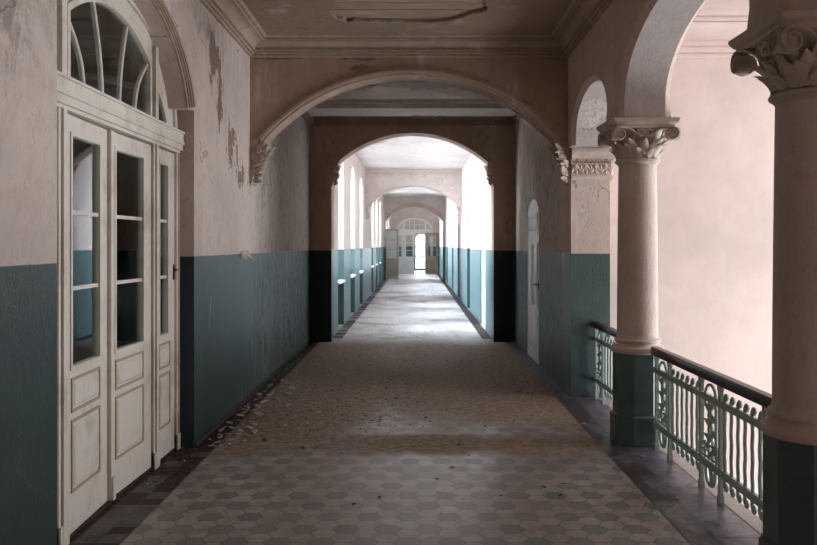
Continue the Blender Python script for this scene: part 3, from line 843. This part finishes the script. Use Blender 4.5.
# fanlight
cen = [(4.335, 2.50), (5.640, 2.50)] + arc(4.9875, .6525, 2.872, 3.062, 24)[::-1]
def quarter(c0, sg): return [(c0, 2.50), (c0+sg*.26, 2.50)] + [(c0+sg*(.26-.26*(1-math.cos(t))*1.0), 2.50+.26*math.sin(t)) for t in [PI/2*i/8*.95 for i in range(1, 9)]]
q1 = [(5.85, 2.50), (6.06, 2.50), (6.02, 2.58), (5.95, 2.66), (5.85, 2.73)]
q2 = [(2*4.9875-a, b) for a, b in q1][::-1]
fm = MB(F); fm.plate([[(3.66, 2.47), (6.29, 2.47), (6.29, 2.6)] + ell(DC, 1.32, 2.5, .80, 40, .16, PI-.12) + [(3.66, 2.6)], cen, q1, q2], -.028, 0)
# raised rib round the glass and the two upright beads
o_ = [(4.30, 2.485), (5.675, 2.485)] + arc(4.9875, .6875, 2.895, 3.10, 24)[::-1]
fm.plate([o_, cen], 0, .014)
for u in (5.745, 4.23): fm.box(u-.03, u+.03, 2.48, 3.02, 0, .028)
out = ell(DC, 1.27, 2.5, .74, 40, .02, PI-.02); inn = ell(DC, 1.22, 2.5, .70, 40, .02, PI-.02)
band(fm, out, inn, 0, .02)
fo = fm.build('fanlight', M_DOOR, d1)
for q in (cen, q1, q2):
    g = MB(F); g.plate([q], -.016, -.013); g.build('pane', M_GLASS, fo)
for (b0, t0_, bow) in ((4.56, (4.327, 2.85), .06), (4.833, (4.689, 3.04), .025), (5.107, (5.243, 3.035), -.025), (5.386, (5.632, 2.87), -.06)):
    pts = []
    for i in range(13):
        t = i/12; u = b0 + (t0_[0]-b0)*t; z = 2.49 + (t0_[1]-2.49)*t
        pts.append((u + bow*math.sin(PI*t), z, -.012))
    m = MB(F); m.sweep(pts, (0,0,1), [(-.011,-.010),(.011,-.010),(.011,.006),(.005,.012),(-.005,.012),(-.011,.006)]); m.build('muntin', M_DOOR, fo)
def rotF(hinge, ang):
    return Matrix.Translation((FX, hinge, 0)) @ Matrix.Rotation(ang, 4, 'Z') @ Matrix.Translation((-FX, -hinge, 0)) @ F
BARS = (1.36, 1.78)
lf1 = leaf_panel(rotF(4.29, math.radians(2.0)), d1, 'door_leaf', 4.29, 4.965, .02, 2.31, 4.385, 4.80, .935, 2.20, [(4.375, 4.81, .68, .87), (4.375, 4.81, .24, .64)], bars=BARS)
lf2 = leaf_panel(rotF(5.69, math.radians(-1.6)), d1, 'door_leaf', 4.97, 5.69, .02, 2.31, 5.065, 5.53, .935, 2.20, [(5.055, 5.54, .68, .87), (5.055, 5.54, .24, .64)], bars=BARS)
m = MB(rotF(5.69, math.radians(-1.6))); m.box(4.945, 4.995, .02, 2.31, 0, .022); m.box(4.95, 4.99, .02, .16, .022, .034); m.build('astragal', M_DOOR, lf2)
for a, b, g0, g1 in ((5.80, 6.24, 5.875, 6.06), (3.84, 4.18, 3.90, 4.10)):
    leaf_panel(F, d1, 'side_panel', a, b, .02, 2.31, g0, g1, .935, 2.20, [(g0-.02, g1+.06, .68, .87), (g0-.02, g1+.06, .24, .64)], bars=BARS)
m = MB(F); m.box(6.20, 6.23, 1.33, 1.45, .0, .006); m.box(6.195, 6.235, 1.40, 1.415, .006, .03); m.build('latch', M_RAIL, d1)
sl = MB(F); sl.box(3.9, 6.31, 0, .018, -.2, .0); sl.build('threshold', M_SQ, d1)

# arched white door in the right wall of the second bay and the painted-over doors of the bright bays
def arched_door(k, x, y0, y1, zs, za, mat, depth=.03):
    d = empty('door_%d' % k, (0,0,0), 'structure')
    F = frame((x+depth,0,0),(0,1,0),(-1,0,0)); c, hw = (y0+y1)/2, (y1-y0)/2
    g = MB(F); out = [(y0, 0), (y1, 0), (y1, zs)] + ell(c, hw, zs, za-zs, 24, 0, PI)[1:]
    g.plate([out], -.05, 0); o = g.build('door_leaf', mat, d)
    w = .13*(y1-y0)/1.1
    def pan(a, b, z0, z1):
        m = MB(F); ring(m, a, b, z0, z1, .025, 0, .012); m.build('panel_moulding', mat, o)
        m = MB(F); m.plate([rect(a+.05,b-.05,z0+.04,z1-.04)], 0, .012, [rect(a+.065,b-.065,z0+.06,z1-.06)]); m.build('panel', mat, o)
    pan(y0+w, y1-w, .12, .62)
    pan(y0+w, c-.04, .75, 1.62); pan(c+.04, y1-w, .75, 1.62)
    pan(y0+w, y1-w, 1.76, 2.04)
    h = MB(F); h.box(y0+.05, y0+.08, 1.0, 1.12, 0, .008); h.tube([(y0+.065,1.07,.0),(y0+.065,1.07,.05),(y0+.16,1.07,.05)], .009, 8); h.build('door_handle', M_RAIL, o)
    return d
arched_door(2, XR, 10.62, 11.75, 2.0, 2.24, M_DOORW, .008)
for k, (a, b) in enumerate(RD):
    arched_door(3+k, XRB, a, b, 2.0, 2.26, M_DOORW if k == 0 else M_BAY, .03 if k == 0 else .11)

# end of the corridor: wall, glazed double door with fanlight, open leaves
ew = MB(XZ(YE)); DCX = -.085; HW = 1.04
ew.plate([[(XLB, 0), (DCX-HW, 0), (DCX-HW, 2.42)] + ell(DCX, HW, 2.42, .72, 32) + [(DCX+HW, 0), (XRB, 0), (XRB, CZ), (XLB, CZ)]], 0, .3)
ew.build('wall_far', M_BAY, kind='structure')
tm = MB(XZ(YE)); band(tm, ell(DCX, HW+.13, 2.42, .85, 40), ell(DCX, HW, 2.42, .72, 40), 0, -.03); tm.build('trim_12', M_PLAIN, kind='structure')
d8 = empty('door_8', (0,0,0), 'structure')
FE = frame((0, YE+.14, 0), (1,0,0), (0,-1,0))
fr = MB(FE)
for a, b in ((-1.125,-1.06),(-.74,-.66),(.50,.58),(.89,.955)): fr.box(a, b, 0, 2.42, -.06, .02)
fr.box(-1.125, .955, 2.28, 2.44, -.06, .04)
fr.build('door_frame', M_DOORW, d8)
fm = MB(FE)
arcs = [(-.64, 2.48), (.48, 2.48)] + arc(-.08, .56, 2.90, 3.06, 16)[::-1]
qa = [(.58, 2.48), (.84, 2.48), (.78, 2.66), (.58, 2.84)]; qb = [(-.16-a, b) for a, b in qa][::-1]
fm.plate([[(-1.125, 2.42)] + ell(DCX, HW, 2.42, .72, 32) + [(.955, 2.42)], arcs, qa, qb], -.04, 0)
fo = fm.build('fanlight', M_DOORW, d8)
for q in (arcs, qa, qb): g = MB(FE); g.plate([q], -.025, -.02); g.build('pane', M_CLEAR, fo)
for u in (-.36, -.08, .20): m = MB(FE); m.box(u-.018, u+.018, 2.48, 3.05, -.03, 0); m.build('muntin', M_DOORW, fo)
m = MB(FE); m.box(-.64, .48, 2.72, 2.75, -.03, 0); m.build('muntin', M_DOORW, fo)
EB = (1.30, 1.72)
leaf_panel(FE, d8, 'door_leaf', -.66, -.09, .02, 2.28, -.56, -.19, .95, 2.16, [(-.56, -.19, .2, .8)], M_DOORW, M_DOORW, EB, glassmat=M_CLEAR)
leaf_panel(FE, d8, 'side_panel', -1.06, -.74, .02, 2.28, -.98, -.82, .95, 2.16, [(-.99, -.81, .2, .8)], M_DOORW, M_DOORW, EB, glassmat=M_CLEAR)
leaf_panel(FE, d8, 'side_panel', .58, .89, .02, 2.28, .66, .81, .95, 2.16, [(.65, .82, .2, .8)], M_DOORW, M_DOORW, EB, glassmat=M_CLEAR)
# right leaf of that door swung out towards the corridor
FR = Matrix.Translation((.52, YE-.05, 0)) @ Matrix.Rotation(math.radians(-28), 4, 'Z') @ frame((0,0,0),(1,0,0),(0,-1,0))
lo = leaf_panel(FR, d8, 'door_leaf', .0, .82, .02, 2.28, .20, .68, 1.0, 2.12, [(.15, .72, .2, .85)], M_BROWN, M_BROWN, EB, glassmat=M_CLEAR)
m = MB(FR); m.box(.76, .79, 1.02, 1.1, 0, .05); m.build('door_handle', M_DOORW, lo)
# pale glazed leaf standing open at the fourth arch
d9 = empty('door_9', (0,0,0), 'structure')
FL = frame((0, YA4+.75, 0), (1,0,0), (0,-1,0))
M_TAN = paint('pale_brown_wood', (.46, .40, .34), .5, (.30, .25, .20), .4)
M_MILK = paint('white_glazed_panel', (.70, .72, .74), .35, (.5, .5, .5), .2)
leaf_panel(FL, d9, 'door_leaf', -1.44, -.80, .03, 2.34, -1.36, -.88, .98, 2.26, [(-1.34, -.90, .16, .80)], M_TAN, M_DOORD, (1.40, 1.83), glassmat=M_MILK)
th = MB(); th.box(XLB, XRB, YE-.6, YE+.3, 0, .02); th.build('threshold', M_CURB, kind='structure')
# lobby beyond
lb = MB()
lb.box(-2.2, -2.0, YE+.3, 50, 0, CZ); lb.box(1.8, 2.0, YE+.3, 50, 0, CZ)
lb.build('wall_lobby', M_BAY, kind='structure')
lw = MB(XZ(50)); wl_ = [(-.06, .1), (.72, .1), (.72, 2.0)] + ell(.33, .39, 2.0, .3, 16, 0, PI)[1:]
lw.plate([rect(-2.2, 2.0, 0, CZ), wl_], 0, .25); lw.build('wall_lobby', M_BAY, kind='structure')
lw = MB(XZ(50)); inn = [(-.0, .16), (.66, .16), (.66, 2.0)] + ell(.33, .33, 2.0, .25, 16, 0, PI)[1:]
lw.plate([wl_, inn], .05, .11); lw.box(.30, .36, .1, 2.28, .05, .11); lw.box(-.06, .72, .86, .92, .05, .11); lw.box(-.06,.72,1.5,1.53,.05,.11)
lw.build('window_31', M_DOORW, kind='structure')
lc = MB(); lc.box(-2.2, 2.0, YE+.2, 50.2, CZ, CZ+.1); lc.build('ceiling', M_CEIL3, kind='structure')

# ------------------------------------------------------------------ fallen plaster
random.seed(21)
def chip(mb, x, y, z, s, th):
    n = random.randint(4, 6); a0 = random.uniform(0, 6.28)
    el = random.uniform(.45, .9)
    tx, ty = random.uniform(-.22, .22), random.uniform(-.22, .22)
    rz = random.uniform(0, 6.28); c, sn = math.cos(rz), math.sin(rz)
    top, bot = [], []
    for k in range(n):
        a = a0 + 2*PI*k/n + random.uniform(-.3, .3); r = s*random.uniform(.65, 1.1)
        px, py = r*math.cos(a), r*el*math.sin(a)
        qx, qy = px*c - py*sn, px*sn + py*c
        h = tx*qx + ty*qy
        top.append([x+qx, y+qy, h+th]); bot.append([x+qx*.92, y+qy*.92, h])
    lift = -min(p[2] for p in bot)
    vs = [(p[0], p[1], p[2]+lift+z) for p in top+bot]
    mb.add(vs, [tuple(range(n)), tuple(range(2*n-1, n-1, -1))] + [(i, (i+1)%n, n+(i+1)%n, n+i) for i in range(n)])
protos = []
for i in range(8):
    mb = MB(); chip(mb, 0, 0, 0, 1, .16); protos.append(mb)
def chipobj(x, y, s, mat, grp, label, z=.0006):
    mb = MB(Matrix.Translation((0,0,0)) @ Matrix.Rotation(random.uniform(0,6.28), 4, 'Z') @ Matrix.Scale(s, 4)); p = random.choice(protos); mb.add(p.v, p.f)
    o = mb.build('plaster_chip', mat, loc=(x, y, z)); tag(o, label, 'plaster chip', grp); return o
placed = []
def free(x, y, s):
    for a, b, c in placed:
        if (a-x)**2 + (b-y)**2 < (s+c+.012)**2: return False
    placed.append((x, y, s)); return True
def scatter(n, fx, fy, smin, smax, mat, grp, label):
    k = t = 0
    while k < n and t < n*40:
        t += 1; x, y, s = fx(), fy(), random.uniform(smin, smax)
        if free(x, y, s*1.2): chipobj(x, y, s, mat, grp, label); k += 1
U = random.uniform
scatter(34, lambda: -1.68 + abs(random.gauss(0, .14)), lambda: U(6.42, 9.4), .03, .062, M_FLAKE, 'fallen plaster chips along the left wall', 'pale flat plaster chip lying at the foot of the left teal wall')
scatter(24, lambda: random.gauss(-.75, .26), lambda: random.gauss(7.5, .45), .018, .040, M_FLAKE, 'small pale chips in the middle of the floor', 'small pale plaster chip in the cluster on the brown dusty floor')
scatter(9, lambda: U(-1.3, .4), lambda: U(4.6, 8.5), .016, .032, M_FLAKED, 'dark flakes on the hexagon tiles', 'small dark curled flake lying on the hexagonal tiles')
scatter(6, lambda: U(.2, 1.3), lambda: U(4.4, 6.2), .012, .024, M_FLAKED, 'dark flakes right of centre', 'tiny dark flake on the tiles right of the middle')
scatter(5, lambda: U(1.5, 1.85), lambda: U(4.3, 8.0), .015, .028, M_FLAKE, 'pale chips by the railing', 'pale chip on the purple slabs beside the railing')
scatter(12, lambda: -1.85 + abs(random.gauss(0, .10)), lambda: U(5.5, 6.25), .018, .04, M_FLAKED, 'dark flakes at the door threshold', 'dark paint flake on the maroon tiles at the white door')
def litter(n, fx, fy, smin, smax, dark=.35):
    for i in range(n):
        x, y = fx(), fy()
        if x < -1.73 and y > 6.3: continue
        if any((a-x)**2 + (b_-y)**2 < (c*1.3+.03)**2 for a, b_, c in placed): continue
        b = len(LT.f); chip(LT, x, y, .0005, U(smin, smax), U(.002, .006))
        m = 1 if random.random() < dark else 0
        for j in range(b, len(LT.m)): LT.m[j] = m
LT = MB()
litter(420, lambda: -1.70 + abs(random.gauss(0, .13)), lambda: 6.35 + abs(random.gauss(0, 1.9)), .006, .026)
litter(320, lambda: random.gauss(-.72, .33), lambda: random.gauss(7.6, .6), .004, .013)
litter(650, lambda: U(-1.55, 1.42), lambda: U(7.0, 13.0), .004, .018)
litter(260, lambda: U(-1.25, 1.1), lambda: U(13.7, 30), .006, .026)
litter(120, lambda: -1.85 + abs(random.gauss(0, .12)), lambda: U(5.3, 6.3), .004, .014, .85)
tag(LT.build('plaster_debris', [M_FLAKE, M_FLAKED]), 'crumbled plaster littering the corridor floor, thickest along the left wall', 'debris', kind='stuff')
# curled paint hanging at the top of the wainscot
cu = MB()
for i in range(5):
    y = 8.02 + .07*i
    cu.leaf((XL+.004, y, 1.545), (.25, U(-.4,.4), -1), (1, 0, .1), U(.06,.11), U(.04,.06), U(.03,.05), .003, 6)
tag(cu.build('paint_curl', M_FLAKE), 'curled paint flakes peeling off the left wall just above the teal band', 'paint flake')

# ------------------------------------------------------------------ daylight
w = bpy.data.worlds.new('World'); sc.world = w; w.use_nodes = True
nt = w.node_tree; nt.nodes.clear()
bg = nt.nodes.new('ShaderNodeBackground'); wo = nt.nodes.new('ShaderNodeOutputWorld')
bg.inputs[0].default_value = (.86, .93, 1.0, 1); bg.inputs[1].default_value = 4.0
nt.links.new(bg.outputs[0], wo.inputs[0])
def daylight(loc, sx, sy, rot, radiance, color=(.86, .93, 1.0)):
    l = bpy.data.lights.new('window_daylight', 'AREA'); l.shape = 'RECTANGLE'; l.size = sx; l.size_y = sy
    l.energy = radiance*PI*sx*sy; l.color = color; l.spread = math.radians(150)
    o = bpy.data.objects.new('window_daylight', l); COL.objects.link(o); o.location = loc; o.rotation_euler = rot
for a, b in WIN:
    daylight((XLB-1.15, (a+b)/2, 2.75), 3.0, 1.4, (0, -PI/2+.74, 0), 95, (.76, .87, 1.0))
for ((a, b), (z0, z1)), rad in zip(zip(VW, VZ), (4.2, 8.2)):
    daylight((6.95, (a+b)/2, (z0+z1)/2), z1-z0, b-a, (0, PI/2, 0), rad, (.87, .935, 1.0))
daylight((.33, 50.35, 1.2), .8, 2.2, (-PI/2, 0, 0), 30)

# ------------------------------------------------------------------ camera
cd = bpy.data.cameras.new('camera'); cam = bpy.data.objects.new('camera', cd); COL.objects.link(cam)
cam.location = (0, 0, 1.6); cam.rotation_euler = (PI/2, 0, 0)
cd.sensor_width = 36; cd.lens = 36*800/817
cd.shift_x = -7.5/817; cd.shift_y = -27.5/817
cd.clip_end = 200; cd.clip_start = .05
sc.camera = cam
vs = sc.view_settings
vs.view_transform = 'Standard'; vs.look = 'None'; vs.gamma = 1; vs.use_curve_mapping = False; vs.exposure = 0.24
cy = sc.cycles
cy.max_bounces = 14; cy.diffuse_bounces = 10; cy.glossy_bounces = 4; cy.transparent_max_bounces = 12
cy.use_denoising = True; cy.sample_clamp_indirect = 0
